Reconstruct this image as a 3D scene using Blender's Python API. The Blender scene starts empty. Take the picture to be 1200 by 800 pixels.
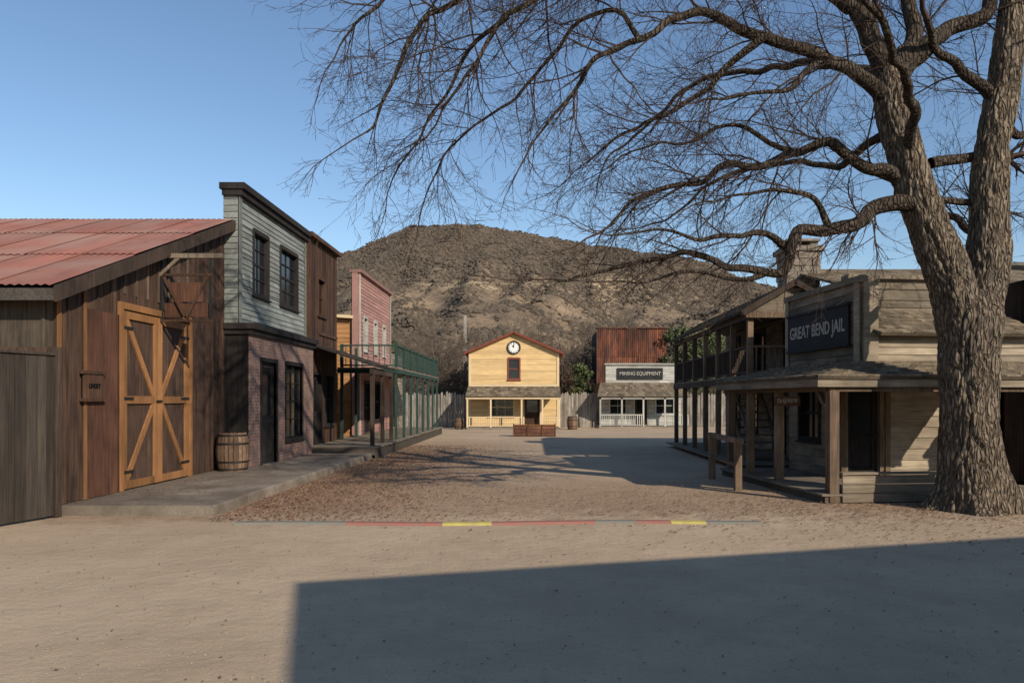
import bpy, bmesh, math, random
from mathutils import Vector, noise, Quaternion, Matrix
random.seed(7)
R=random.random
def U(a,b): return random.uniform(a,b)
sc=bpy.context.scene
Z=Vector((0,0,1))
# ------------------------------------------------------------------ materials
def nodes_of(name):
    m=bpy.data.materials.new(name); m.use_nodes=True
    nt=m.node_tree; b=nt.nodes['Principled BSDF']
    b.inputs['Specular IOR Level'].default_value=0.25
    return m,nt,b
def N(nt,t,**k):
    n=nt.nodes.new(t)
    for a,v in k.items(): setattr(n,a,v)
    return n
def mixc(nt,fac,a,b,mode='MIX'):
    n=N(nt,'ShaderNodeMix',data_type='RGBA',blend_type=mode)
    for s,v in ((n.inputs[0],fac),(n.inputs[6],a),(n.inputs[7],b)):
        if isinstance(v,(int,float)): s.default_value=v
        elif isinstance(v,tuple): s.default_value=(*v,1) if len(v)==3 else v
        else: nt.links.new(v,s)
    return n.outputs[2]
def math_(nt,op,a,b=None,c=None):
    n=N(nt,'ShaderNodeMath',operation=op)
    for i,v in enumerate((a,b,c)):
        if v is None: continue
        if isinstance(v,(int,float)): n.inputs[i].default_value=v
        else: nt.links.new(v,n.inputs[i])
    return n.outputs[0]
def ramp(nt,f,a,b):
    n=N(nt,'ShaderNodeMapRange'); n.inputs[1].default_value=a; n.inputs[2].default_value=b
    nt.links.new(f,n.inputs[0]); return n.outputs[0]
def noi(nt,vec,scale,detail=4,rough=.6):
    n=N(nt,'ShaderNodeTexNoise'); n.inputs['Scale'].default_value=scale
    n.inputs['Detail'].default_value=detail; n.inputs['Roughness'].default_value=rough
    nt.links.new(vec,n.inputs['Vector']); return n.outputs[0]
def mapping(nt,vec,sc_):
    n=N(nt,'ShaderNodeMapping'); n.inputs['Scale'].default_value=sc_
    nt.links.new(vec,n.inputs['Vector']); return n.outputs[0]
def bump(nt,b,h,strength,dist):
    n=N(nt,'ShaderNodeBump'); n.inputs['Strength'].default_value=strength; n.inputs['Distance'].default_value=dist
    nt.links.new(h,n.inputs['Height']); nt.links.new(n.outputs[0],b.inputs['Normal'])
def wood(name,c1,c2,axis='z',rough=.85,tintpow=1.0,stain=.55,bmp=.5):
    m,nt,b=nodes_of(name)
    tc=N(nt,'ShaderNodeTexCoord').outputs['Object']
    at=N(nt,'ShaderNodeAttribute',attribute_name='tint').outputs['Fac']
    off=N(nt,'ShaderNodeVectorMath',operation='SCALE'); off.inputs[0].default_value=(17,23,31); nt.links.new(at,off.inputs['Scale'])
    ad=N(nt,'ShaderNodeVectorMath',operation='ADD'); nt.links.new(tc,ad.inputs[0]); nt.links.new(off.outputs[0],ad.inputs[1])
    s={'z':(26,26,1.3),'y':(26,1.3,26),'x':(1.3,26,26)}[axis]
    g=noi(nt,mapping(nt,ad.outputs[0],s),1,4,.65)
    col=mixc(nt,ramp(nt,g,.35,.68),c1,c2)
    st=noi(nt,ad.outputs[0],1.1,3,.6)
    col=mixc(nt,1,col,mixc(nt,ramp(nt,st,.3,.7),(1,1,1),(1-stain,)*3),'MULTIPLY')
    if tintpow: 
        t=math_(nt,'MULTIPLY_ADD',at,tintpow,1-tintpow)
        cb=N(nt,'ShaderNodeCombineColor'); 
        for i in range(3): nt.links.new(t,cb.inputs[i])
        col=mixc(nt,1,col,cb.outputs[0],'MULTIPLY')
    nt.links.new(col,b.inputs['Base Color']); b.inputs['Roughness'].default_value=rough
    bump(nt,b,g,bmp,.01)
    return m
def plain(name,c1,c2,scale=3,rough=.8,metal=0,bmp=.2):
    m,nt,b=nodes_of(name)
    tc=N(nt,'ShaderNodeTexCoord').outputs['Object']
    g=noi(nt,tc,scale,4,.65)
    nt.links.new(mixc(nt,ramp(nt,g,.3,.7),c1,c2),b.inputs['Base Color'])
    b.inputs['Roughness'].default_value=rough; b.inputs['Metallic'].default_value=metal
    bump(nt,b,g,bmp,.01); return m
M={}
M['barn']=wood('barn_boards',(.135,.075,.05),(.052,.033,.024),'z')
M['barn_red']=wood('barn_boards_red',(.155,.068,.04),(.075,.036,.024),'z')
M['cedar']=wood('cedar_trim',(.42,.20,.078),(.26,.12,.048),'z',stain=.4)
M['gate']=wood('gate_boards',(.085,.066,.052),(.045,.035,.028),'z',stain=.3)
M['greyv']=wood('weathered_boards_v',(.20,.155,.11),(.085,.062,.045),'z')
M['greyh']=wood('weathered_boards_h',(.42,.34,.25),(.23,.18,.13),'y')
M['greyx']=wood('weathered_boards_x',(.50,.405,.29),(.29,.225,.16),'x',stain=.5)
M['greydark']=wood('dark_weathered_h',(.10,.085,.07),(.05,.04,.033),'y')
M['slate']=wood('slate_siding',(.31,.325,.30),(.20,.21,.19),'y',stain=.4)
M['darktrim']=wood('dark_trim',(.045,.035,.032),(.022,.018,.016),'z')
M['post']=wood('post_wood',(.27,.185,.12),(.135,.087,.056),'z')
M['darkpost']=wood('dark_post',(.10,.068,.05),(.045,.03,.022),'z')
M['deck']=wood('deck_planks',(.28,.23,.175),(.17,.137,.105),'x',stain=.35)
M['brown']=wood('brown_boards',(.12,.06,.035),(.05,.028,.018),'z')
M['pink']=wood('pink_siding',(.46,.25,.205),(.34,.185,.155),'y',stain=.25)
M['tan']=wood('tan_boards',(.50,.25,.10),(.36,.18,.075),'x',stain=.25)
M['yellow']=wood('yellow_siding',(.76,.53,.26),(.64,.44,.21),'x',stain=.2,bmp=.2)
M['ytrim']=plain('cream_trim',(.70,.54,.33),(.6,.45,.27))
M['redtrim']=plain('red_trim',(.26,.06,.04),(.17,.045,.03))
M['white']=wood('white_paint',(.62,.6,.53),(.40,.38,.33),'x',stain=.4)
M['green']=plain('green_paint',(.03,.065,.052),(.02,.042,.034))
M['shake']=wood('roof_shakes',(.33,.255,.17),(.16,.125,.085),'y')
M['shakeg']=wood('roof_shakes_dark',(.17,.14,.105),(.085,.07,.055),'x')
M['iron']=plain('iron',(.05,.045,.04),(.03,.028,.026),6,.55,.6)
M['barrel']=wood('barrel_staves',(.30,.19,.12),(.16,.10,.065),'z')
M['signblk']=plain('sign_board',(.03,.03,.031),(.018,.018,.02))
M['signwht']=plain('sign_letters',(.55,.51,.44),(.2,.185,.16),14)
M['clock']=plain('clock_face',(.8,.78,.72),(.72,.7,.64))
M['dark']=plain('interior_dark',(.016,.013,.011),(.01,.009,.008))
M['bone']=plain('stone_chimney',(.30,.25,.2),(.14,.11,.085),4,.9,0,1)
M['fence']=wood('stockade_pales',(.42,.37,.31),(.22,.19,.155),'z')
M['pole']=wood('pole_wood',(.34,.30,.26),(.24,.21,.18),'z')
M['stripr']=plain('strip_red',(.32,.11,.085),(.25,.14,.11),5)
M['stripy']=plain('strip_yellow',(.50,.42,.10),(.36,.29,.12),5)
M['stripg']=plain('strip_grey',(.17,.18,.155),(.21,.17,.135),5)
m,nt,b=nodes_of('window_glass'); b.inputs['Base Color'].default_value=(.012,.014,.017,1); b.inputs['Roughness'].default_value=.12
b.inputs['Specular IOR Level'].default_value=.6
bump(nt,b,noi(nt,N(nt,'ShaderNodeTexCoord').outputs['Object'],2.5,1),.15,.02); M['glass']=m
# concrete walk
m,nt,b=nodes_of('concrete_walk'); tc=N(nt,'ShaderNodeTexCoord').outputs['Object']
g=noi(nt,tc,1.3,6,.65); g2=noi(nt,tc,30,4,.7); at=N(nt,'ShaderNodeAttribute',attribute_name='tint').outputs['Fac']; cc=N(nt,'ShaderNodeCombineColor')
for i in range(3): nt.links.new(at,cc.inputs[i])
sp=N(nt,'ShaderNodeSeparateXYZ'); nt.links.new(tc,sp.inputs[0])
c=mixc(nt,ramp(nt,g,.35,.65),(.27,.225,.175),(.145,.112,.083)); c=mixc(nt,math_(nt,'MULTIPLY',ramp(nt,g2,.42,.68),.45),c,(.10,.075,.055))
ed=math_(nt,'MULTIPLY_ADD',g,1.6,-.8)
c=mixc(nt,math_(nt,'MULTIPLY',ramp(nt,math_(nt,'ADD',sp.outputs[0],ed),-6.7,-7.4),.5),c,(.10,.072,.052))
nt.links.new(mixc(nt,1,c,cc.outputs[0],'MULTIPLY'),b.inputs['Base Color']); b.inputs['Roughness'].default_value=.9; bump(nt,b,math_(nt,'ADD',g,math_(nt,'MULTIPLY',g2,.3)),.6,.025); M['concrete']=m
# rusty sheet metal
m,nt,b=nodes_of('rusty_sheet_metal'); tc=N(nt,'ShaderNodeTexCoord').outputs['Object']
g=noi(nt,mapping(nt,tc,(2.2,2.2,.45)),1,6,.7); g2=noi(nt,mapping(nt,tc,(7,7,.8)),1,4,.7)
c=mixc(nt,ramp(nt,g,.35,.62),(.28,.09,.045),(.10,.042,.027)); c=mixc(nt,math_(nt,'MULTIPLY',ramp(nt,g2,.46,.62),.85),c,(.045,.025,.019))
at=N(nt,'ShaderNodeAttribute',attribute_name='tint').outputs['Fac']; cc=N(nt,'ShaderNodeCombineColor')
for i in range(3): nt.links.new(at,cc.inputs[i])
nt.links.new(mixc(nt,1,c,cc.outputs[0],'MULTIPLY'),b.inputs['Base Color']); b.inputs['Roughness'].default_value=.75; M['rust']=m
# brick
m,nt,b=nodes_of('brick'); tc=N(nt,'ShaderNodeTexCoord').outputs['Object']
sp=N(nt,'ShaderNodeSeparateXYZ'); nt.links.new(tc,sp.inputs[0]); cb=N(nt,'ShaderNodeCombineXYZ')
nt.links.new(math_(nt,'ADD',sp.outputs[0],sp.outputs[1]),cb.inputs[0]); nt.links.new(sp.outputs[2],cb.inputs[1])
bt=N(nt,'ShaderNodeTexBrick'); nt.links.new(cb.outputs[0],bt.inputs['Vector'])
bt.inputs['Scale'].default_value=1; bt.inputs['Brick Width'].default_value=.22; bt.inputs['Row Height'].default_value=.078
bt.inputs['Mortar Size'].default_value=.009; bt.inputs['Color1'].default_value=(.28,.13,.095,1); bt.inputs['Color2'].default_value=(.15,.075,.06,1)
bt.inputs['Mortar'].default_value=(.27,.23,.19,1)
g=noi(nt,tc,3,5); nt.links.new(mixc(nt,ramp(nt,g,.35,.75),bt.outputs[0],(.23,.165,.135)),b.inputs['Base Color'])
b.inputs['Roughness'].default_value=.9; bump(nt,b,bt.outputs['Fac'],-.6,.01); M['brick']=m
# red corrugated metal
m,nt,b=nodes_of('red_roof_metal'); tc=N(nt,'ShaderNodeTexCoord').outputs['Object']
g1=noi(nt,mapping(nt,tc,(2.2,.35,.35)),1,5,.7); g2=noi(nt,tc,.9,4)
c=mixc(nt,ramp(nt,g1,.35,.7),(.31,.125,.09),(.20,.09,.07)); c=mixc(nt,math_(nt,'MULTIPLY',ramp(nt,g2,.42,.72),.6),c,(.28,.20,.165))
at=N(nt,'ShaderNodeAttribute',attribute_name='tint').outputs['Fac']; cc=N(nt,'ShaderNodeCombineColor')
for i in range(3): nt.links.new(at,cc.inputs[i])
nt.links.new(mixc(nt,1,c,cc.outputs[0],'MULTIPLY'),b.inputs['Base Color']); b.inputs['Roughness'].default_value=.6; M['redroof']=m
# ------------------------------------------------------------------ mesh builder
class Part:
    def __init__(s,name,parent=None):
        s.name=name;s.parent=parent;s.v=[];s.f=[];s.m=[];s.t=[];s.slots=[];s.smooth=False
    def mi(s,mat):
        if mat not in s.slots: s.slots.append(mat)
        return s.slots.index(mat)
    def add(s,vs,fs,mat,tint=None):
        o=len(s.v); s.v+= [tuple(v) for v in vs]; i=s.mi(mat)
        if tint is None: tint=U(.72,1.2)
        for f in fs: s.f.append([a+o for a in f]); s.m.append(i); s.t.append(tint)
    def hexa(s,p,mat,tint=None):
        s.add(p,[(0,1,2,3),(7,6,5,4),(0,4,5,1),(1,5,6,2),(2,6,7,3),(3,7,4,0)],mat,tint)
    def box(s,x0,x1,y0,y1,z0,z1,mat,tint=None):
        s.hexa([(x0,y0,z0),(x1,y0,z0),(x1,y1,z0),(x0,y1,z0),(x0,y0,z1),(x1,y0,z1),(x1,y1,z1),(x0,y1,z1)],mat,tint)
    def fb(s,F,a0,a1,b0,b1,c0,c1,mat,tint=None):
        s.hexa([F(a0,b0,c0),F(a1,b0,c0),F(a1,b1,c0),F(a0,b1,c0),F(a0,b0,c1),F(a1,b0,c1),F(a1,b1,c1),F(a0,b1,c1)],mat,tint)
    def beam(s,p,q,w,mat,tint=None,h=None):
        p=Vector(p);q=Vector(q);d=(q-p).normalized(); up=Z if abs(d.z)<.95 else Vector((1,0,0))
        a=d.cross(up).normalized()*w/2; b_=d.cross(a).normalized()*(h or w)/2
        s.hexa([p+a+b_,p-a+b_,p-a-b_,p+a-b_,q+a+b_,q-a+b_,q-a-b_,q+a-b_],mat,tint)
    def slab(s,a,b,c,d,th,mat,tint=None):
        q=[Vector(x) for x in (a,b,c,d)]; n=(q[1]-q[0]).cross(q[3]-q[0]).normalized()
        if n.z<0:n=-n
        s.hexa([x-n*th for x in q]+q,mat,tint)
    def done(s):
        me=bpy.data.meshes.new(s.name); me.from_pydata(s.v,[],s.f)
        for x in s.slots: me.materials.append(M[x])
        me.polygons.foreach_set('material_index',s.m)
        at=me.attributes.new('tint','FLOAT','FACE'); at.data.foreach_set('value',s.t)
        bm=bmesh.new(); bm.from_mesh(me); bmesh.ops.recalc_face_normals(bm,faces=bm.faces); bm.to_mesh(me); bm.free()
        if s.smooth: me.polygons.foreach_set('use_smooth',[True]*len(me.polygons))
        ob=bpy.data.objects.new(s.name,me); sc.collection.objects.link(ob)
        if s.parent: ob.parent=s.parent
        return ob
def empty(name):
    e=bpy.data.objects.new(name,None); sc.collection.objects.link(e); return e
class Bld:
    def __init__(s,name): s.e=empty(name); s.p={}
    def __getitem__(s,k):
        if k not in s.p: s.p[k]=Part(k,s.e)
        return s.p[k]
    def done(s):
        for p in s.p.values(): p.done()
def Fr(O,u,n):
    O=Vector(O);u=Vector(u);n=Vector(n)
    return lambda a,b,c: O+u*a+Z*b+n*c
def cuts(W,bw,ops,i0,i1):
    c=[0.0]; x=0
    while x<W-.001:
        x+=bw*U(.8,1.2) if bw<5 else bw; c.append(min(x,W))
    for o in ops: c+= [o[i0],o[i1]]
    c=sorted(set(round(x,4) for x in c)); r=[c[0]]
    for x in c[1:]:
        if x-r[-1]>.004: r.append(x)
    return r
def free(ops,x0,x1,lo,hi,i):
    xm=(x0+x1)/2; iv=[(lo,hi)]
    for o in ops:
        a0,a1,b0,b1=(o[0],o[1],o[2],o[3]) if i==0 else (o[2],o[3],o[0],o[1])
        if a0<xm<a1:
            nv=[]
            for l,h in iv:
                if b0>l: nv.append((l,min(h,b0)))
                if b1<h: nv.append((max(l,b1),h))
            iv=[(l,h) for l,h in nv if h-l>.005]
    return iv
def sidv(P,F,W,bot,top,ops,bw,mat,th=.03,gap=.004,tint=None,rag=0):
    if not callable(top): tv=top; top=lambda a:tv
    c=cuts(W,bw,ops,0,1)
    for x0,x1 in zip(c[:-1],c[1:]):
        t=U(.62,1.3) if tint is None else tint; d=U(0,.012); g=min(gap,(x1-x0)/4)
        r=U(-rag,rag)
        for l,h in free(ops,x0,x1,bot,1e3,0):
            h0=min(h,top(x0)+r);h1=min(h,top(x1)+r)
            if min(h0,h1)<=l: continue
            a,b_=x0+g,x1-g; z0,z1=-.02,th+d
            P.hexa([F(a,l,z0),F(b_,l,z0),F(b_,h1,z0),F(a,h0,z0),F(a,l,z1),F(b_,l,z1),F(b_,h1,z1),F(a,h0,z1)],mat,t)
def sidh(P,F,W,bot,top,ops,bh,mat,rng=None,tintr=(.85,1.12)):
    c=[x+bot for x in cuts(top-bot,bh,[(0,0,o[2]-bot,o[3]-bot) for o in ops],2,3)]
    for v0,v1 in zip(c[:-1],c[1:]):
        lo,hi=(0,W) if rng is None else rng((v0+v1)/2)
        if hi-lo<.05: continue
        segs=[]
        for l,h in free(ops,v0,v1,lo,hi,1):
            x=l
            while x<h-.01:
                y=min(h,x+U(2,4.5)); 
                if h-y<.6:y=h
                segs.append((x,y)); x=y
        for l,h in segs:
            t=U(*tintr); s=U(-.006,.006)
            P.hexa([F(l+.002,v0,-.02),F(h-.002,v0,-.02),F(h-.002,v1,-.02),F(l+.002,v1,-.02),
                    F(l+.002,v0+s,.032),F(h-.002,v0-s,.032),F(h-.002,v1+.004,.010),F(l+.002,v1+.004,.010)],mat,t)
def window(B,F,a0,a1,b0,b1,nx,ny,trim='darktrim',tw=.09):
    g=B['windows']; f=B['window_frames']
    g.fb(F,a0,a1,b0,b1,-.11,-.07,'glass',1)
    f.fb(F,a0-tw,a0,b0-tw,b1+tw,-.07,.055,trim); f.fb(F,a1,a1+tw,b0-tw,b1+tw,-.07,.055,trim)
    f.fb(F,a0,a1,b1,b1+tw*1.2,-.07,.06,trim); f.fb(F,a0-.03-tw,a1+.03+tw,b0-tw-.04,b0-tw,-.02,.10,trim); f.fb(F,a0,a1,b0-tw,b0,-.07,.053,trim)
    for i in range(1,nx):
        x=a0+(a1-a0)*i/nx; f.fb(F,x-.015,x+.015,b0,b1,-.068,-.045,trim)
    for i in range(1,ny):
        y=b0+(b1-b0)*i/ny; w=.028 if (ny%2==0 and i==ny//2) else .014
        f.fb(F,a0,a1,y-w,y+w,-.066,-.038,trim)
def door(B,F,a0,a1,b0,b1,mat='darktrim',trim='darktrim',tw=.1,glass=True):
    d=B['door']; h=b1-b0
    d.fb(F,a0,a1,b0,b1,-.11,-.08,mat)
    for x0,x1 in ((a0,a0+.12),(a1-.12,a1)): d.fb(F,x0,x1,b0,b1,-.08,-.05,mat)
    for y0,y1 in ((b0,b0+.22),(b0+h*.4,b0+h*.46),(b1-.14,b1)): d.fb(F,a0+.12,a1-.12,y0,y1,-.08,-.052,mat)
    if glass: d.fb(F,a0+.14,a1-.14,b0+h*.48,b1-.16,-.078,-.07,'glass',1)
    d.fb(F,a0-tw,a0,b0,b1+tw,-.07,.06,trim); d.fb(F,a1,a1+tw,b0,b1+tw,-.07,.06,trim); d.fb(F,a0,a1,b1,b1+tw,-.07,.055,trim)
    d.fb(F,a1-.1,a1-.06,b0+h*.45,b0+h*.47,-.05,0,'iron',1)
def shakes(P,A,B_,C,D,rows,mat,w=.14,th=.02):
    A,B_,C,D=map(Vector,(A,B_,C,D)); n=(B_-A).cross(D-A).normalized(); 
    if n.z<0:n=-n
    for r in range(rows):
        t0=r/rows; t1=min(1,(r+1.25)/rows)
        p0=A.lerp(D,t0);p1=B_.lerp(C,t0);q0=A.lerp(D,t1);q1=B_.lerp(C,t1); L=(p1-p0).length; x=0
        while x<L-.01:
            y=min(L,x+w*U(.6,1.4)); a,b_=x/L,(y-.004)/L; j=U(-.02,.012)
            e=(p0-q0).normalized()*j
            v=[p0.lerp(p1,a)+e,p0.lerp(p1,b_)+e,q0.lerp(q1,b_),q0.lerp(q1,a)]
            P.hexa([v[0]+n*.004,v[1]+n*.004,v[2]-n*.01,v[3]-n*.01,v[0]+n*(th+.012),v[1]+n*(th+.012),v[2]+n*.004,v[3]+n*.004],mat,U(.6,1.3)); x=y
    P.slab(A,B_,C,D,.05,mat,.5)
def rail(P,p,q,z0,z1,sp,mat,bw=.035):
    p=Vector((p[0],p[1],0));q=Vector((q[0],q[1],0)); L=(q-p).length; d=(q-p)/L
    P.beam(p+Z*z1,q+Z*z1,.07,mat,h=.05); P.beam(p+Z*(z0+.08),q+Z*(z0+.08),.05,mat)
    n=int(L/sp)
    for i in range(n+1):
        c=p+d*(L*i/n); P.beam(c+Z*(z0+.1),c+Z*(z1-.02),bw,mat)
def post(P,x,y,z0,z1,w,mat):
    P.box(x-w/2,x+w/2,y-w/2,y+w/2,z0,z1,mat)
def text(body,loc,rot,size,mat,parent,name='lettering',wx=1,off=.004):
    cu=bpy.data.curves.new(name,'FONT'); cu.body=body; cu.size=size; cu.extrude=.006; cu.align_x='CENTER'; cu.align_y='CENTER'; cu.offset=off*size/.3
    o=bpy.data.objects.new(name,cu); o.location=loc; o.rotation_euler=rot; o.scale=(wx,1,1); cu.materials.append(M[mat]); sc.collection.objects.link(o); o.parent=parent
H=math.pi/2
X_=Vector((1,0,0));Y_=Vector((0,1,0))
# ------------------------------------------------------------------ ground
m,nt,b=nodes_of('dirt_ground'); tc=N(nt,'ShaderNodeTexCoord').outputs['Object']
sp=N(nt,'ShaderNodeSeparateXYZ'); nt.links.new(tc,sp.inputs[0]); X,Y=sp.outputs[0],sp.outputs[1]
n1=noi(nt,tc,.22,4,.6); n2=noi(nt,tc,2.2,6,.65); n3=noi(nt,tc,60,4,.8); n4=noi(nt,tc,9,5,.7); n5=noi(nt,tc,.7,4,.6)
c=mixc(nt,ramp(nt,n1,.35,.65),(.55,.415,.285),(.45,.335,.228))
c=mixc(nt,math_(nt,'MULTIPLY',ramp(nt,n5,.45,.7),.45),c,(.37,.265,.175))
c=mixc(nt,math_(nt,'MULTIPLY',ramp(nt,n2,.45,.7),.25),c,(.34,.245,.165))
c=mixc(nt,math_(nt,'MULTIPLY',ramp(nt,n4,.52,.75),.25),c,(.28,.195,.13))
w=math_(nt,'MULTIPLY_ADD',n2,4.4,-2.2); xx=math_(nt,'ADD',X,w)
ma=ramp(nt,xx,1.4,-4.2)
mb=math_(nt,'MULTIPLY',ramp(nt,math_(nt,'ADD',Y,math_(nt,'MULTIPLY',w,.5)),10.9,12.6),ramp(nt,math_(nt,'ADD',Y,w),36,24))
mask=math_(nt,'MULTIPLY',ma,mb)
mc=math_(nt,'MULTIPLY',math_(nt,'MULTIPLY',ramp(nt,math_(nt,'ADD',Y,w),11.2,12.6),ramp(nt,Y,19,15)),.6)
mask=math_(nt,'MAXIMUM',mask,mc)
mask=math_(nt,'MULTIPLY',mask,ramp(nt,n4,.2,.55))
c=mixc(nt,math_(nt,'MULTIPLY',mask,.85),c,mixc(nt,ramp(nt,n2,.35,.65),(.32,.185,.115),(.22,.12,.072)))
c=mixc(nt,1,c,mixc(nt,ramp(nt,n3,.3,.72),(1.1,1.1,1.1),(.76,.76,.76)),'MULTIPLY')
nt.links.new(c,b.inputs['Base Color']); b.inputs['Roughness'].default_value=.95; b.inputs['Specular IOR Level'].default_value=.08
hh=math_(nt,'ADD',math_(nt,'MULTIPLY',n3,.16),math_(nt,'ADD',math_(nt,'MULTIPLY',n2,.9),math_(nt,'MULTIPLY',n4,math_(nt,'MULTIPLY_ADD',mask,.9,.35))))
bump(nt,b,hh,.75,.04); M['ground']=m
P=Part('ground'); P.add([(-2500,-400,0),(2500,-400,0),(2500,4000,0),(-2500,4000,0)],[(0,1,2,3)],'ground',1); P.done()
e=Bld('painted_ground_strip')
xs=[(-4.3,-2.7,'stripg'),(-2.7,-1.3,'stripr'),(-1.3,-.6,'stripy'),(-.6,.9,'stripr'),(.9,1.5,'stripg'),(1.5,2.0,'stripr'),(2.0,2.5,'stripy'),(2.5,3.3,'stripg')]
for x0,x1,mm in xs:
    def yy(x): return 11.05+.07*math.sin(x*1.3)+.02*x
    q0=x0
    while q0<x1-.01:
        q1=min(x1,q0+.35)
        e['strip'].hexa([(q0,yy(q0),0),(q1,yy(q1),0),(q1,yy(q1)+.17,0),(q0,yy(q0)+.17,0),(q0,yy(q0)+.02,.035),(q1,yy(q1)+.02,.035),(q1,yy(q1)+.15,.035),(q0,yy(q0)+.15,.035)],mm,1); q0=q1
e.done()
P=Part('fallen_leaves'); M['leaf']=plain('dry_leaf',(.22,.12,.065),(.12,.065,.038),20)
def leaf(x,y,s):
    a=U(0,6.28); t=U(-.4,.4); u=Vector((math.cos(a),math.sin(a),t))*s; v=Vector((-math.sin(a),math.cos(a),U(-.4,.4)))*s*.6
    c=Vector((x,y,.006+abs(t)*s+s*.25)); P.add([c-u,c+v,c+u,c-v],[(0,1,2,3)],'leaf')
for i in range(11000):
    x=-4.85+abs(random.gauss(0,1.9)); y=U(11.3,30)
    leaf(x,y,U(.012,.034))
for i in range(4500): leaf(random.gauss(6,3),random.gauss(12.6,1.5),U(.012,.03))
for i in range(2600): leaf(U(-7,8),4+13*R(),U(.006,.017))
for i in range(900): leaf(-5-2.3*R()**.5,U(12,23.3),.001+U(.01,.025)) if False else None
P.done()
P=Part('leaf_litter_on_walk')
for i in range(1500):
    x=-5-2.3*(R()**.6); y=U(12,23.3); s=U(.008,.026); a=U(0,6.28); u=Vector((math.cos(a),math.sin(a),U(-.3,.3)))*s; v=Vector((-math.sin(a),math.cos(a),U(-.3,.3)))*s*.6
    c=Vector((x,y,.166+s*.35)); P.add([c-u,c+v,c+u,c-v],[(0,1,2,3)],'leaf')
P.done()
P=Part('pebbles'); M['pebble']=plain('pebble',(.46,.37,.28),(.22,.17,.125),15)
for i in range(3500):
    y=4+12*R()**1.3; x=U(-.75,.75)*y; s=U(.003,.011); c=Vector((x,y,s*.3))
    if -7.5<x<-4.8 and y>11.8: continue
    P.add([c+Vector(q)*s for q in ((1,0,0),(0,U(.6,1),0),(-1,0,0),(0,-U(.6,1),0),(0,0,.7),(0,0,-.6))],[(0,1,4),(1,2,4),(2,3,4),(3,0,4)],'pebble')
P.done()
P=Part('dirt_clods'); M['clod']=plain('dirt_clod',(.28,.165,.10),(.19,.11,.068),8)
for i in range(3000):
    x=-4.8+abs(random.gauss(0,1.7)); y=U(11.6,27); s=U(.012,.04)*(.6 if R()<.7 else 1); c=Vector((x,y,0))
    P.add([c+Vector(q)*s for q in ((U(.7,1.2),0,0),(0,U(.6,1.1),0),(-U(.7,1.2),0,0),(0,-U(.6,1.1),0),(U(-.3,.3),U(-.3,.3),U(.4,.8)))],[(0,1,4),(1,2,4),(2,3,4),(3,0,4)],'clod')
P.done()
# ------------------------------------------------------------------ walks
def deckx(P,x0,x1,y0,y1,z,w=.2,th=.04,rag=.03):
    y=y0
    while y<y1-.01:
        t=U(.8,1.15); e_=U(-rag,rag); g=U(.002,.007)
        P.box(x0,x1+e_,y+g,min(y+w,y1)-g,z-th,z+U(-.006,.006),'deck',t); y+=w
B=Bld('concrete_sidewalk'); y=11.9; P=B['slabs']
while y<23.4:
    y1=min(23.5,y+1.45); z=.16+U(-.004,.004)
    k=6; vs=[];
    for j in range(k+1):
        yj=y+.006+(y1-y-.012)*j/k; e_=U(-.025,.015)
        vs+= [(-7.42,yj,0),(-4.93+e_,yj,0),(-4.94+e_,yj,z-.025),(-4.97+e_,yj,z),(-7.42,yj,z)]
    fs=[]
    for j in range(k):
        for q in range(5): fs.append((j*5+q,j*5+(q+1)%5,(j+1)*5+(q+1)%5,(j+1)*5+q))
    fs+= [(4,3,2,1,0),tuple(k*5+q for q in range(5))]
    P.add(vs,fs,'concrete',U(.85,1.1)); y=y1
P.box(-7.4,-5.0,11.95,23.45,0,.12,'concrete',.4)
B.done()
B=Bld('boardwalk')
deckx(B['planks'],-7.2,-4.75,23.5,40.5,.36)
B['skirt'].box(-4.86,-4.8,23.52,40.4,0,.32,'deck',.35); B['skirt'].box(-7.1,-4.86,23.52,23.58,.1,.32,'deck',.5)
B.done()
# ------------------------------------------------------------------ BARN
B=Bld('wooden_barn')
F=Fr((-7.4,11.85,0),Y_,X_); top=lambda a:3.55+a*.37
dO=(1.85,4.5,.17,3.42)
sidv(B['walls'],F,6.45,.17,top,[dO],.2,'barn')
sidv(B['walls'],Fr((-7.36,12.55,0),Y_,X_),1.05,.17,lambda a:3.3,[],.26,'barn_red',.02)
for a in (.0,.68): B['trim'].fb(F,a,a+.08,.17,top(a)-.1,.045,.075,'cedar',.7)
x=0.25
while x<6.4:
    if not(1.7<x<4.6): B['trim'].fb(F,x,x+.05,.2,top(x)-.05,.04,.062,'barn')
    else: B['trim'].fb(F,x,x+.05,3.7,top(x)-.05,.04,.062,'greyv')
    x+=.42
B['walls'].hexa([F(0,.05,-.12),F(6.45,.05,-.12),F(6.45,5.85,-.12),F(0,3.45,-.12),F(0,.05,-20),F(6.45,.05,-20),F(6.45,5.85,-20),F(0,3.45,-20)],'dark',1)
F2=Fr((-7.4,11.85,0),-X_,-Y_)
sidv(B['walls'],F2,18,.1,3.5,[],.9,'greyv'); 
x=.1
while x<12: B['trim'].fb(F2,x,x+.05,.1,3.5,.045,.065,'greyv'); x+=.9
B['trim'].fb(F2,0,18,2.5,2.6,.045,.08,'barn')
D=B['doors']; a0,a1,b0,b1=dO
D.fb(F,a0-.1,a0,b0,b1+.12,.0,.1,'cedar',.9);D.fb(F,a1,a1+.1,b0,b1+.12,0,.1,'cedar',.9);D.fb(F,a0,a1,b1,b1+.12,0,.1,'cedar',.9)
mid=(a0+a1)/2
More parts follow.
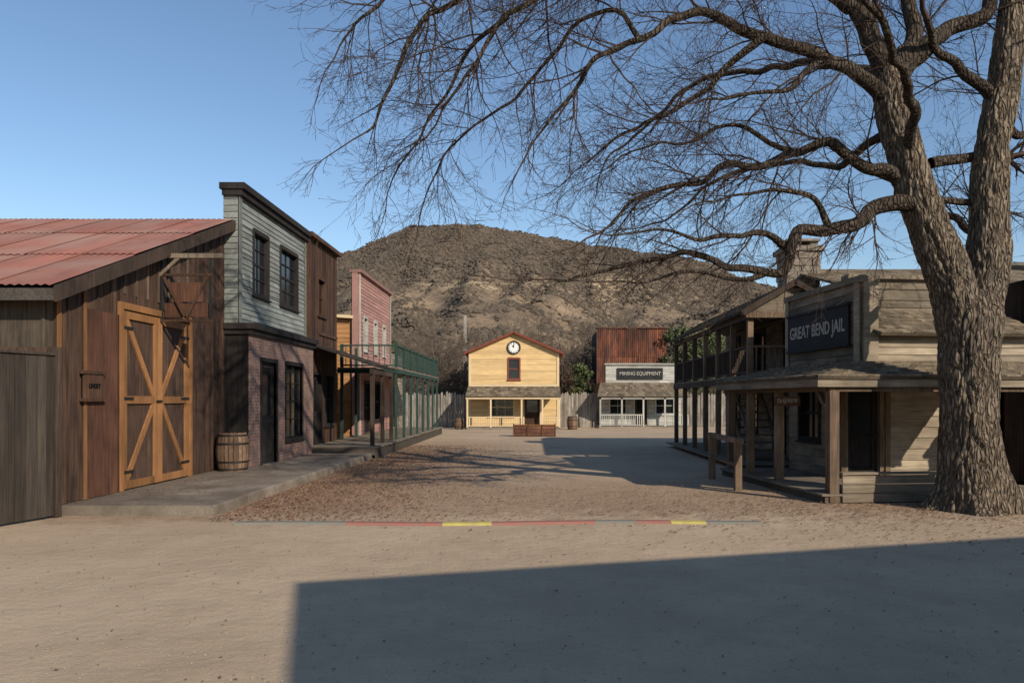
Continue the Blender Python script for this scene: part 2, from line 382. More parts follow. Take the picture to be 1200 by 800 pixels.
for l,r,s in ((a0+.02,mid-.012,1),(mid+.012,a1-.02,-1)):
    x=l
    while x<r-.01: D.fb(F,x+.003,min(x+.16,r)-.003,b0+.02,b1-.02,.0,.03,'barn',U(.8,1.3)); x+=.16
    tw=.14; D.fb(F,l,l+tw,b0+.02,b1-.02,.03,.07,'cedar');D.fb(F,r-tw,r,b0+.02,b1-.02,.03,.07,'cedar')
    my=(b0+b1)/2
    for y0 in (b0+.02,my-tw/2,b1-tw-.02): D.fb(F,l+tw,r-tw,y0,y0+tw,.031,.068,'cedar')
    il,ir=l+tw,r-tw
    for (p,q) in (((il,b1-tw-.02),(ir,my+tw/2)),((ir,my-tw/2),(il,b0+tw+.02))) if s==1 else (((ir,b1-tw-.02),(il,my+tw/2)),((il,my-tw/2),(ir,b0+tw+.02))):
        P1=F(p[0],p[1],.048);P2=F(q[0],q[1],.048); D.beam(P1,P2,.03,'cedar',h=.12)
    hx=l if s==1 else r
    for hy in (b0+.3,my,b1-.35): D.fb(F,hx-(.05 if s==1 else .35),hx+(.35 if s==1 else .05),hy,hy+.05,.07,.082,'iron',1)
D.fb(F,mid-.1,mid+.1,1.75,1.79,.07,.1,'iron',1)
P=B['roof']; ex=-7.15
ya,za,yb,zb=11.45,3.50,18.45,6.12
for r,(t0,t1) in enumerate(((0,.36),(.345,.70),(.685,1.0))):
    for k in range(23):
        x1=ex-k*1.0; vs=[]; n=32; dz=.006*r+U(0,.006); sl=U(-.006,.006)
        for i in range(n+1):
            x=x1-i/n*1.04; w=.013*math.cos(i/n*2*math.pi*8)
            for t in (t0,t1):
                tt=t+(sl if t==t0 and r else 0)
                vs.append((x,ya+(yb-ya)*tt,za+(zb-za)*tt+w+dz+(.012 if t==t0 else 0)))
        P.add(vs,[(2*i,2*i+2,2*i+3,2*i+1) for i in range(n)],'redroof',U(.88,1.1))
P.slab((ex+.02,ya+.05,za-.03),(ex-23,ya+.05,za-.03),(ex-23,yb,zb-.035),(ex+.02,yb,zb-.035),.04,'darktrim',1)
P.slab((ex-23,25.2,3.5),(ex,25.2,3.5),(ex,yb,zb-.03),(ex-23,yb,zb-.03),.05,'redroof',1)
f=B['fascia']; f.hexa([(ex,ya,za-.24),(ex+.05,ya,za-.24),(ex+.05,yb,zb-.24),(ex,yb,zb-.24),(ex,ya,za+.0),(ex+.05,ya,za+.0),(ex+.05,yb,zb+.0),(ex,yb,zb)],'darkpost',1)
f.box(ex-23,ex,ya-.01,ya+.03,za-.22,za-.04,'greydark',1.2)
S=Bld('wooden_plaque'); S['board'].fb(F,.6,1.15,1.82,2.22,.09,.13,'brown',1.3); S['frame'].fb(F,.56,1.19,2.22,2.27,.08,.15,'brown');S['frame'].fb(F,.56,1.19,1.77,1.82,.08,.15,'brown')
text('LIVERY',F(.875,2.02,.135),(H,0,H),.11,'darktrim',S.e); S.done()
B.done()
S=Bld('hanging_livery_sign'); y=15.1; p=S['frame']
p.beam((-7.42,y,4.62),(-6.1,y,4.62),.09,'greyv',1.4); p.beam((-7.38,y,4.2),(-6.95,y,4.6),.06,'greyv',1.4)
p.beam((-7.3,y,4.62),(-7.3,y,3.35),.04,'iron'); p.beam((-6.35,y,4.62),(-6.35,y,3.35),.04,'iron'); p.beam((-7.33,y,3.35),(-6.3,y,3.35),.05,'brown'); p.beam((-7.33,y,4.25),(-6.3,y,4.25),.05,'brown')
p.beam((-7.25,y-.02,4.2),(-6.82,y-.02,3.4),.05,'brown');p.beam((-6.4,y-.02,4.2),(-6.82,y-.02,3.4),.05,'brown')
S['panel'].box(-7.1,-6.5,y-.02,y+.02,3.72,4.1,'barn_red',1.2); S['panel'].box(-7.25,-6.4,y+.022,y+.05,3.42,3.7,'barn_red',.95)
S.done()
G=Bld('plank_gate'); g0=Vector((-7.32,11.68,0)); g1=Vector((-8.0,9.2,0)); gu=(g1-g0).normalized(); gn=Vector((-gu.y,gu.x,0))
if gn.x<0: gn=-gn
FG=Fr(g0,gu,gn); sidv(G['boards'],FG,2.57,.04,2.47,[],.17,'gate',.03)
for y in (.5,2.0): G['rails'].fb(FG,0,2.57,y,y+.14,-.07,-.03,'gate')
G['cap'].fb(FG,0,2.57,2.47,2.51,-.06,.07,'gate',.9); G['hinge_post'].fb(FG,-.12,-.01,0,2.6,-.1,.06,'darkpost'); G.done()
# ------------------------------------------------------------------ BRICK / CLAPBOARD store
B=Bld('brick_and_clapboard_store')
F=Fr((-6.8,18.35,0),Y_,X_); ops=[(.75,1.85,.16,2.75),(2.65,4.1,.75,2.75)]
sidv(B['brick_walls'],F,5.25,.05,3.48,ops,50,'brick',.03,0,1)
B['core'].fb(F,.05,5.2,.02,3.4,-.5,-.12,'dark',1)
for a,b_,c_,d_ in ops:
    B['brick_walls'].fb(F,a-.1,b_+.1,d_+.1,d_+.32,.025,.055,'brick',1)
door(B,F,*ops[0]); window(B,F,*ops[1],2,4)
Fs=Fr((-6.8,18.35,0),-X_,-Y_); sidv(B['side_wall'],Fs,.6,.1,3.48,[],.14,'darktrim',.03)
B['cornice'].box(-7.45,-6.6,18.2,23.65,3.48,3.62,'darktrim',1); B['cornice'].box(-7.45,-6.68,18.26,23.62,3.36,3.478,'darktrim',1)
F=Fr((-7.05,18.35,0),Y_,X_); ops=[(.95,1.95,4.5,6.0),(3.0,4.45,4.5,6.0)]
sidh(B['clapboard_walls'],F,5.3,3.62,6.8,ops,.135,'slate',tintr=(.68,1.15)); B['core'].fb(F,.03,5.27,3.5,6.75,-.3,-.12,'dark',1)
window(B,F,*ops[0],2,4); window(B,F,*ops[1],2,4)
sidh(B['clapboard_walls'],Fr((-7.05,18.35,0),-X_,-Y_),.35,3.62,6.8,[],.135,'slate')
B['cornice'].box(-7.45,-6.85,18.2,23.75,6.8,6.95,'darktrim',1); B['cornice'].box(-7.4,-6.92,18.24,23.72,6.66,6.797,'darktrim',1)
B['cornice'].fb(F,-.05,.1,3.62,6.66,.034,.06,'slate',.7);B['cornice'].fb(F,5.2,5.32,3.62,6.66,.034,.06,'slate',.7)
B['body'].box(-16,-7.4,18.5,23.6,.1,5.9,'greydark',1)
B.done()
B=Bld('false_front_saloon')
F=Fr((-7.0,23.75,0),Y_,X_); ops=[(.4,1.4,.36,2.6),(1.9,2.9,1.0,2.6),(1.1,1.9,4.6,5.7)]
sidv(B['walls'],F,3.45,.3,6.85,ops,.16,'brown',rag=.0); B['core'].fb(F,.03,3.4,.3,6.7,-.3,-.12,'dark',1)
door(B,F,*ops[0]); window(B,F,*ops[1],2,2); window(B,F,*ops[2],2,2,'brown')
B['cornice'].box(-7.35,-6.8,23.65,27.3,6.85,6.98,'brown',1.2); B['walls'].box(-7.3,-6.9,23.7,23.8,3.5,6.85,'brown',1.1)
B['walls'].fb(F,1.2,3.4,3.9,4.0,.045,.08,'brown'); B['body'].box(-15,-7.35,23.8,27.15,.1,5.6,'brown',1)
sidv(B['walls'],Fr((-7.0,27.2,0),-X_,Y_),.35,.3,6.8,[],.16,'brown')
shakes(B['porch_roof'],(-4.9,23.9,2.86),(-4.9,27.4,2.86),(-6.95,27.4,3.55),(-6.95,23.9,3.55),7,'greydark',.2)
for y in (24.1,25.7,27.3): post(B['posts'],-5.05,y,.36,2.76,.12,'darkpost')
B['posts'].box(-5.1,-5.0,23.95,27.38,2.6,2.76,'darkpost'); B.done()
B=Bld('pink_hotel')
F=Fr((-7.1,31.2,0),Y_,X_); ops=[(.9,1.5,3.9,5.2),(2.9,3.5,3.9,5.2),(4.9,5.5,3.9,5.2),(1,2.2,.4,2.5),(3,4.2,.9,2.5)]
sidh(B['walls'],F,6.8,.36,6.95,ops,.16,'pink'); B['core'].fb(F,.03,6.7,.3,6.8,-.3,-.12,'dark',1)
for o in ops: window(B,F,*o,1 if o[2]>3 else 2,2,'white' if o[2]>3 else 'darktrim')
B['trim'].fb(F,-.02,.14,.36,6.95,.034,.06,'white');B['trim'].fb(F,6.66,6.82,.36,6.95,.034,.06,'white'); B['trim'].box(-7.45,-6.95,31.1,38.1,6.95,7.07,'pink',.7)
B['trim'].box(-7.35,-7.12,31.12,31.2,.36,6.95,'pink',.9)
Fs=Fr((-7.35,31.3,0),-X_,-Y_); sidh(B['side_wall'],Fs,6,.1,5.2,[],.18,'tan'); B['body'].box(-13,-7.4,31.4,38,.1,5.1,'dark',1)
B['roof'].slab((-7.3,31.0,5.2),(-13.5,31.0,5.6),(-13.5,38,5.6),(-7.3,38,5.2),.12,'ytrim',1)
F3=Fr((-7.1,38.05,0),Y_,X_); sidh(B['annex'],F3,3.5,.36,4.1,[(.8,2,.4,2.4)],.16,'greyh'); B['annex'].fb(F3,0,3.5,.3,4.0,-4,-.12,'dark',1)
p=B['balcony']; deckx(p,-7.05,-4.9,27.6,39.6,2.95,.2,.05)
p.box(-4.98,-4.88,27.6,39.6,2.75,2.895,'green',1); p.box(-7.05,-4.98,27.6,27.7,2.75,2.895,'green',1)
rail(p,(-4.95,27.65),(-4.95,39.5),2.95,3.75,.2,'green',.022); rail(p,(-6.95,27.65),(-4.95,27.65),2.95,3.75,.2,'green',.022)
for i in range(8):
    y=27.68+i*1.68; post(p,-4.95,y,.36,3.85,.09,'green')
for y in (27.68,29.9): post(p,-6.9,y,.36,3.8,.1,'green')
B.done()
B=Bld('setback_shed'); F=Fr((-8.2,27.3,0),Y_,X_); sidv(B['walls'],F,3.7,.1,3.0,[(1,2,.3,2.3)],.2,'brown'); B['walls'].fb(F,0,3.7,.1,2.9,-4,-.12,'dark',1)
B['roof'].slab((-7.9,27.3,3.0),(-7.9,31,3.0),(-12,31,3.9),(-12,27.3,3.9),.08,'shakeg',1); B.done()
def barrel(name,x,y,z,h,r):
    B=Bld(name); P=B['staves']; n=22; prof=[(0,.82),(.2,.93),(.5,1),(.8,.93),(1,.82)]
    for i in range(n):
        a0,a1=i/n*2*math.pi+.015,(i+1)/n*2*math.pi-.015; vs=[]
        for t,k in prof:
            for a in (a0,a1): vs.append((x+r*k*math.cos(a),y+r*k*math.sin(a),z+t*h))
        for t,k in prof:
            for a in (a0,a1): vs.append((x+r*(k-.1)*math.cos(a),y+r*(k-.1)*math.sin(a),z+t*h))
        fs=[(2*j,2*j+1,2*j+3,2*j+2) for j in range(4)]+[(8,9,19,18),(0,10,11,1)]
        P.add(vs,fs,'barrel')
    P=B['hoops']
    for t,k in ((.06,.86),(.25,.955),(.72,.965),(.93,.86)):
        m_=36; vs=[]
        for i in range(m_):
            a=i/m_*2*math.pi
            for dz,dk in ((-.02,.02),(.02,.02)): vs.append((x+r*(k+dk)*math.cos(a),y+r*(k+dk)*math.sin(a),z+t*h+dz*h/.9))
        P.add(vs,[(2*i,(2*i+2)%(2*m_),(2*i+3)%(2*m_),2*i+1) for i in range(m_)],'iron',1)
    P=B['head']; P.add([(x+r*.8*math.cos(a/24*6.283),y+r*.8*math.sin(a/24*6.283),z+h*.95) for a in range(24)],[list(range(24))],'barrel',.8)
    B.done()
barrel('barrel',-6.95,17.75,.16,.88,.37)
barrel('barrel',2.35,46.2,0,.8,.33); barrel('barrel',-4.5,46.6,0,.7,.3)
# ------------------------------------------------------------------ YELLOW HOUSE
B=Bld('yellow_house'); F=Fr((-4.0,47.6,0),X_,-Y_); W=5.6; EZ,PZ=4.75,5.95
ops=[(1.25,2.75,.8,1.85),(3.45,4.4,.16,1.95),(2.48,3.12,3.1,4.3)]
rg=lambda v:(0,W) if v<EZ else ((v-EZ)/(PZ-EZ)*W/2,W-(v-EZ)/(PZ-EZ)*W/2)
sidh(B['walls'],F,W,.1,PZ,ops,.14,'yellow',rg)
B['walls'].add([F(0,.1,-.12),F(W,.1,-.12),F(W,EZ,-.12),F(W/2,PZ,-.12),F(0,EZ,-.12)],[(0,1,2,3,4)],'dark',1)
B['walls'].fb(F,0.01,W-.01,.1,EZ,-9,-.13,'yellow',1)
window(B,F,*ops[0],3,2,'ytrim'); door(B,F,*ops[1],'brown','ytrim'); window(B,F,*ops[2],1,2,'redtrim')
for s in (0,1):
    a=-.3 if s==0 else W+.3; dz=.3*(PZ-EZ)/(W/2)
    q=[F(a,EZ-dz+.05,.35),F(W/2,PZ+.05,.35),F(W/2,PZ+.05,-9),F(a,EZ-dz+.05,-9)]
    B['roof'].slab(*q,.1,'redtrim',1)
for a in (0,W-.14): B['trim'].fb(F,a,a+.14,.1,EZ-.1,.034,.06,'ytrim')
B['trim'].fb(F,0,W,2.62,2.75,.034,.07,'ytrim')
shakes(B['porch_roof'],F(-.05,1.98,1.7),F(W+.05,1.98,1.7),F(W+.05,2.62,.05),F(-.05,2.62,.05),5,'shake',.2)
B['porch'].fb(F,-.05,W+.05,1.83,1.96,1.55,1.65,'ytrim')
for a in (.05,1.45,3.3,4.55,W-.05): B['porch'].fb(F,a-.05,a+.05,.12,1.85,1.55,1.65,'ytrim')
B['porch'].fb(F,0,W,0,.14,.05,1.75,'deck')
for p0,p1 in ((.05,3.3),(4.55,W-.05)): rail(B['porch'],F(p0,0,1.6)[:2],F(p1,0,1.6)[:2],.14,.75,.14,'ytrim',.03)
c=F(W/2,5.02,.05); n=32
B['clock'].add([c+X_*.36*math.cos(i/n*6.2832)+Z*.36*math.sin(i/n*6.2832)-Y_*.02 for i in range(n)],[list(range(n))],'clock',1)
vs=[]
for i in range(n):
    a=i/n*6.2832
    for r_,d in ((.34,.06),(.42,.06),(.42,-.04)): vs.append(c+X_*r_*math.cos(a)+Z*r_*math.sin(a)-Y_*d)
B['clock'].add(vs,[(3*i+k,(3*i+3)%(3*n)+k,(3*i+3)%(3*n)+k+1,3*i+k+1) for i in range(n) for k in (0,1)],'darktrim',1)
for i in range(12):
    a=i/12*6.2832; d=X_*math.cos(a)+Z*math.sin(a); B['clock'].beam(c+d*.26-Y_*.03,c+d*.32-Y_*.03,.03,'darktrim',1)
B['clock'].beam(c-Y_*.035,c+Vector((.0,-.035,.25)),.03,'darktrim',1); B['clock'].beam(c-Y_*.035,c+Vector((-.1,-.035,.13)),.035,'darktrim',1)
B.done()
B=Bld('wooden_trough')
for i in range(3):
    z0=.03+i*.17
    B['sides'].box(-.95,1.05,37.4,37.44,z0,z0+.155,'barn_red',U(1.2,1.9)); B['sides'].box(-.95,1.05,38.0,38.04,z0,z0+.155,'barn_red',U(1.2,1.9))
B['end_boards'].box(-.99,-.95,37.38,38.06,.0,.62,'barn_red',1.4); B['end_boards'].box(1.05,1.09,37.38,38.06,0,.62,'barn_red',1.4)
for x in (-.3,.4): B['battens'].box(x,x+.08,37.36,37.4,0,.56,'barn_red',1.2)
B['rim'].box(-1.0,1.1,37.36,37.46,.535,.57,'cedar',.7); B['rim'].box(-1.0,1.1,37.98,38.08,.535,.57,'cedar',.7)
B['inside'].box(-.95,1.05,37.44,38.0,.02,.4,'dark',1)
B.done()
# ------------------------------------------------------------------ Mining store
B=Bld('mining_equipment_store'); F=Fr((4.3,50,0),X_,-Y_); W=5.3
ops=[(.7,1.7,.9,1.9),(2.3,3.1,.15,2.0),(3.7,4.8,.9,1.9)]
sidh(B['walls'],F,W,.1,2.7,ops,.15,'white'); B['walls'].fb(F,.02,W-.02,.1,2.9,-6,-.12,'greydark',1)
window(B,F,*ops[0],2,2,'white'); door(B,F,*ops[1],'brown','white'); window(B,F,*ops[2],2,2,'white')
sidh(B['false_front'],Fr((4.7,49.9,0),X_,-Y_),4.5,2.9,4.05,[],.16,'white'); B['false_front'].box(4.72,9.18,49.95,50.3,2.7,4.0,'greydark',1)
B['false_front'].box(4.62,9.28,49.75,50.3,4.05,4.15,'white',.8)
B['sign'].box(5.45,8.4,49.78,49.85,3.12,3.85,'signblk',1.6)
text('MINING EQUIPMENT',(6.92,49.76,3.48),(H,0,0),.32,'signwht',B.e,wx=.9,off=.003)
shakes(B['porch_roof'],(4.0,48,2.0),(9.85,48,2.0),(9.5,49.9,2.9),(4.35,49.9,2.9),6,'shake',.22)
for i in range(5): post(B['porch'],4.2+i*1.35,48.15,.1,1.95,.1,'white')
B['porch'].box(4.15,9.7,48.1,48.2,1.82,1.95,'white'); B['porch'].box(4.1,9.8,48.0,50,0,.12,'deck')
rail(B['porch'],(4.2,48.15),(6.9,48.15),.12,.85,.12,'white',.045); rail(B['porch'],(8.25,48.15),(9.7,48.15),.12,.85,.12,'white',.045)
B.done()
B=Bld('rusty_metal_barn'); F=Fr((4.7,57,0),X_,-Y_)
for row,(z0,z1) in enumerate(((.1,2.6),(2.55,5.0),(4.95,7.05))):
    for k in range(7):
        n=16; vs=[]; x1=k*.743; ti=U(-.05,.05)
        for i in range(n+1):
            for z in (z0,z1): vs.append(F(x1+i/n*.743,z+(ti if z==z1 else 0),.02+.018*math.cos(i/n*6.2832*5)+(.02 if z==z0 else 0)))
        B['walls'].add(vs,[(2*i,2*i+2,2*i+3,2*i+1) for i in range(n)],'rust',U(.5,1.4))
B['walls'].fb(F,.02,5.18,.1,6.9,-5,-.05,'dark',1)
B['cornice'].fb(F,-.1,5.3,7.05,7.15,-.1,.12,'rust',.6); B.done()
P=Part('stockade_fence')
def stock(x0,y0,x1,y1):
    L=math.hypot(x1-x0,y1-y0); n=int(L/.17)
    for i in range(n):
        t=(i+.5)/n; x=x0+(x1-x0)*t; y=y0+(y1-y0)*t+U(-.02,.02); h=2.1+U(-.12,.12); w=.072; ln=U(-.02,.02)
        P.add([(x-w,y-.03,0),(x+w,y-.03,0),(x+w,y+.03,0),(x-w,y+.03,0),(x-w+ln,y-.03,h),(x+w+ln,y-.03,h),(x+w+ln,y+.03,h),(x-w+ln,y+.03,h),(x+ln,y,h+.13)],
          [(0,1,5,4),(1,2,6,5),(2,3,7,6),(3,0,4,7),(4,5,8),(5,6,8),(6,7,8),(7,4,8)],'fence')
stock(-16,49,-4.05,49); stock(1.65,49,4.3,50.5); stock(9.6,50.5,24,50.5)
P.box(-16,-4.05,49.04,49.08,1.4,1.5,'fence',.7)
P.done()
B=Bld('utility_pole'); B['pole'].beam((-4.7,53,0),(-4.7,53,7.6),.2,'pole',1.1); B['crossarm'].beam((-5.1,53,7.3),(-4.3,53,7.3),.08,'pole',1); B.done()
# ------------------------------------------------------------------ JAIL (turned about 6 degrees to the street)
B=Bld('jail_building')
F=Fr((6.55,18.4,0),-Y_,-X_); ops=[(.6,1.5,.95,2.05)]
sidh(B['walls'],F,2.5,.16,2.5,ops,.2,'greyh',tintr=(.7,1.15)); window(B,F,*ops[0],2,2)
B['core'].box(6.68,12,16.05,18.3,.1,2.9,'dark',1)
F=Fr((6.55,15.9,0),X_,-Y_); ops=[(.08,.78,.16,2.1)]
sidh(B['walls'],F,3.2,.16,2.5,ops,.2,'greyx',tintr=(.75,1.2)); door(B,F,*ops[0],'darktrim','post',.07)
B['walls'].fb(F,.9,1.0,.16,2.4,.034,.07,'post'); B['walls'].fb(F,-.06,.02,.16,2.4,-.0,.06,'post',.8)
F=Fr((6.3,17.95,0),-Y_,-X_); sidh(B['false_front'],F,3.2,2.5,4.05,[],.2,'greyh',tintr=(.5,.9)); B['core'].box(6.42,6.6,14.85,17.9,2.4,4.0,'dark',1)
B['trim'].fb(F,-.06,3.26,4.05,4.17,-.35,.09,'greyh',.7); B['trim'].fb(F,3.06,3.22,2.5,4.05,.034,.07,'greyh',1.1); B['trim'].fb(F,-.02,.12,2.5,4.05,.034,.07,'greyh')
B['trim'].fb(F,0,3.2,2.42,2.52,.034,.1,'greyh',.8)
B['trim'].box(6.33,6.62,14.68,14.8,2.5,4.05,'greyx',.9)
B['sign'].fb(F,.2,2.9,2.9,3.66,.06,.10,'signblk',1.5)
for q in ((.16,2.94,3.66,3.71),(.16,2.94,2.85,2.9)): B['sign'].fb(F,*q,.05,.13,'signblk',1.5)
text('GREAT BEND JAIL',F(1.55,3.27,.103),(H,0,-H),.37,'signwht',B.e,wx=.84,off=.005)
F=Fr((6.62,14.75,0),X_,-Y_); sidh(B['upper_wall'],F,3.3,2.5,3.08,[],.15,'greyx',tintr=(.75,1.2)); B['core'].box(6.64,9.9,14.9,16.3,2.45,3.0,'dark',1)
shakes(B['hood_roof'],(6.5,14.5,3.06),(9.9,14.5,3.06),(9.9,15.75,3.62),(6.62,15.75,3.62),6,'shake',.15)
F=Fr((6.62,15.8,0),X_,-Y_); sidh(B['upper_wall'],F,3.3,3.5,4.28,[],.19,'greyx',tintr=(.45,.8)); B['core'].box(6.64,9.9,15.95,18.2,3.0,4.2,'dark',1)
B['trim'].box(6.55,9.95,15.68,15.98,4.28,4.36,'greyx',.8)
B['porch_roof'].slab((4.75,13.35,2.18),(4.75,18.5,2.18),(6.27,18.5,2.5),(6.27,14.9,2.5),.04,'greydark',1)
shakes(B['porch_roof'],(4.72,18.5,2.2),(4.72,13.3,2.2),(6.28,14.7,2.56),(6.28,18.5,2.56),7,'shake',.16)
shakes(B['porch_roof'],(4.72,13.3,2.2),(9.5,13.3,2.2),(9.5,14.72,2.54),(6.28,14.72,2.54),7,'shake',.16)
B['fascia'].box(4.74,9.5,13.34,13.38,2.02,2.17,'greyx',.8); B['fascia'].box(4.74,4.78,13.38,18.5,2.02,2.17,'greyh',.7)
B['beams'].box(5.0,9.3,13.42,13.54,1.94,2.08,'post',.8); B['beams'].box(4.98,5.1,13.54,18.4,1.94,2.08,'post',.7)
y=14
while y<18.4: B['beams'].beam((4.8,y,2.13),(6.3,y,2.44),.07,'post',.8); y+=.6
for x,y,w in ((5.08,13.5,.17),(5.04,15.6,.15),(5.04,17.1,.14),(5.04,18.3,.14)): post(B['posts'],x,y,0,1.95,w,'post')
B['posts'].beam((5.12,13.6,1.5),(5.12,14.1,1.95),.08,'post')
deckx(B['deck'],4.85,6.5,13.4,18.5,.17); deckx(B['deck'],6.5,9.3,13.4,15.9,.17); B['deck'].box(4.92,9.3,13.44,13.48,0,.12,'deck',.6); B['deck'].box(4.9,4.95,13.5,18.5,0,.12,'deck',.4)
for i in range(3): B['low_rail_wall'].box(5.22,7.1,13.4,13.43,.02+i*.16,.165+i*.16,'greyx',U(.5,.8))
B['low_rail_wall'].box(5.2,7.1,13.36,13.52,.5,.54,'greyx',.8)
B['hanging_sign'].beam((4.95,15.05,1.94),(4.95,15.05,1.86),.02,'iron',1)
B['hanging_sign'].box(4.7,5.22,15.03,15.06,1.68,1.86,'brown',1.5); text('SHERIFF',(4.96,15.025,1.77),(H,0,0),.12,'signwht',B.e,off=0)
th=math.radians(6); pv=Vector((6.3,14.65,0))
B.e.rotation_euler=(0,0,th); B.e.location=pv-Matrix.Rotation(th,3,'Z')@pv
B.done()
B=Bld('weathered_shed'); F=Fr((10.2,15.2,0),X_,-Y_); sidv(B['walls'],F,6,.1,4.4,[(2,3,.2,2.2)],.2,'barn'); B['walls'].box(10.25,16.1,15.33,20,.1,4.3,'dark',1)
sidv(B['walls'],Fr((9.75,15.9,0),X_,-Y_),.45,.1,4.2,[],.2,'barn')
shakes(B['porch_roof'],(10.2,13.6,2.3),(16.3,13.6,2.3),(16.3,15.15,2.9),(10.2,15.15,2.9),7,'shake',.16)
B['roof'].slab((10,15.0,4.4),(16.4,15.0,4.4),(16.4,19,5.2),(10,19,5.2),.1,'shake',1)
for x in (10.35,13,16): post(B['posts'],x,13.75,0,2.25,.14,'post')
B.done()
# ------------------------------------------------------------------ Balcony saloon (right)
B=Bld('two_storey_balcony_saloon')
F=Fr((7.4,29.5,0),-Y_,-X_); ops=[(1,2,.2,2.1),(3,4.2,.8,2.0),(6,7,.2,2.1),(1,2,2.6,4.0),(4,5,2.6,4.0),(7,8,2.6,4.0)]
sidh(B['walls'],F,9.7,.16,4.2,ops,.2,'greyh',tintr=(.55,.9))
for o in ops:
    (door if o[2]<.5 or o[2]==2.6 else lambda *k:window(*k,2,2))(B,F,*o)
B['core'].box(7.55,14,20,29.4,.1,4.2,'dark',1)
sidh(B['end_wall'],Fr((7.4,19.8,0),X_,-Y_),6,.16,4.3,[(.5,1.4,2.7,3.9)],.2,'greyx',tintr=(.5,.8))
ya,yb=19.2,29.8
shakes(B['roof'],(5.25,yb,4.02),(5.25,ya,4.02),(6.55,ya,4.78),(6.55,yb,4.78),6,'shakeg',.25)
shakes(B['roof'],(7.9,ya,4.05),(7.9,yb,4.05),(6.55,yb,4.78),(6.55,ya,4.78),6,'shakeg',.25)
B['gable'].add([(5.5,19.35,4.02),(7.7,19.35,4.02),(6.55,19.35,4.7)],[(0,1,2)],'greyx',.5)
B['gable'].beam((5.22,19.18,3.96),(6.55,19.18,4.74),.05,'darkpost',1,h=.14);B['gable'].beam((7.92,19.18,3.98),(6.55,19.18,4.74),.05,'darkpost',1,h=.14)
B['gable'].box(5.35,7.8,19.3,19.42,3.86,4.02,'post',1); B['gable'].box(5.4,5.5,19.42,29.6,3.84,3.98,'darkpost',1)
deckx(B['balcony'],5.4,7.4,19.4,29.6,2.42,.2); B['balcony'].box(5.4,5.48,19.4,29.6,2.2,2.375,'darkpost',1);B['balcony'].box(5.48,7.4,19.4,19.48,2.2,2.375,'post',1)
rail(B['balcony'],(5.5,19.5),(5.5,29.5),2.42,3.15,.15,'darkpost',.035); rail(B['balcony'],(5.5,19.5),(7.4,19.5),2.42,3.15,.15,'post',.035)
for i in range(7):
    y=19.5+i*1.67; post(B['posts'],5.5,y,0,3.9,.14,'post')
post(B['posts'],7.3,19.5,0,3.9,.14,'post')
deckx(B['deck'],5.1,7.4,19.5,29.6,.16)
for i in range(11): B['stairs'].box(5.75,6.7,20.6+i*.24,20.86+i*.24,.2+i*.2,.24+i*.2,'post')
for x in (5.73,6.7): B['stairs'].beam((x,20.6,.15),(x,23.2,2.35),.05,'post',1,h=.22)
B['stairs'].beam((5.73,20.6,1.0),(5.73,23.2,3.2),.06,'post',1)
B['rear_block'].box(8.2,16,20.5,29,4.0,4.9,'greydark',1.4)
shakes(B['rear_block'],(8.0,20.2,4.85),(16,20.2,4.85),(16,24.8,6.0),(8.0,24.8,6.0),10,'shake',.25)
B.done()
C=Bld('stone_chimney'); rr=random.Random(3)
z=3.5
while z<6.35:
    h=rr.uniform(.14,.24); w=.5 if z<6.1 else .58
    for s in range(4):
        x=-w
        while x<w-.02:
            y2=min(w,x+rr.uniform(.18,.36)); dz=rr.uniform(-.03,.03)
            if s==0: C['stones'].box(8.1+x,8.1+y2-.012,23.5-w+dz,23.5-w+.2,z,z+h-.012,'bone',1)
            elif s==1: C['stones'].box(8.1-w+dz,8.1-w+.2,23.5+x,23.5+y2-.012,z,z+h-.012,'bone',1)
            elif s==2: C['stones'].box(8.1+w-.2,8.1+w+dz,23.5+x,23.5+y2-.012,z,z+h-.012,'bone',1)
            x=y2
    z+=h
C['mortar'].box(7.65,8.55,23.05,23.95,3.4,6.3,'bone',.5)
for x in (7.75,8.45): C['cap'].box(x-.12,x+.12,23.1,23.9,6.3,6.55,'bone',.7)
C['cap'].box(7.6,8.6,23.0,24,6.55,6.62,'bone',1); C.done()
B=Bld('hitching_rail')
for y in (15.2,17.4): post(B['posts'],4.05,y,0,1.05,.13,'post')
B['bar'].beam((4.05,14.95,.98),(4.05,17.65,1.0),.1,'post',1.2); B['bar'].beam((4.05,15.2,.5),(4.05,17.4,.5),.06,'post',1); B.done()
B=Bld('general_store'); u=Vector((8.7,2.5,0)).normalized(); n=Vector((u.y,-u.x,0)); O=Vector((3.7,.3,0))
sidv(B['walls'],Fr(O,u,-n),14,0,4.9,[(3,4,.1,2.2),(6,7.5,1,2.4)],.25,'greyv'); B['walls'].fb(Fr(O,u,-n),0.03,14,0,4.9,-9,-.12,'greyv',1)
B['roof'].fb(Fr(O,u,-n),-.02,14,4.9,5.0,-9.1,.03,'shakeg',1); B.done()
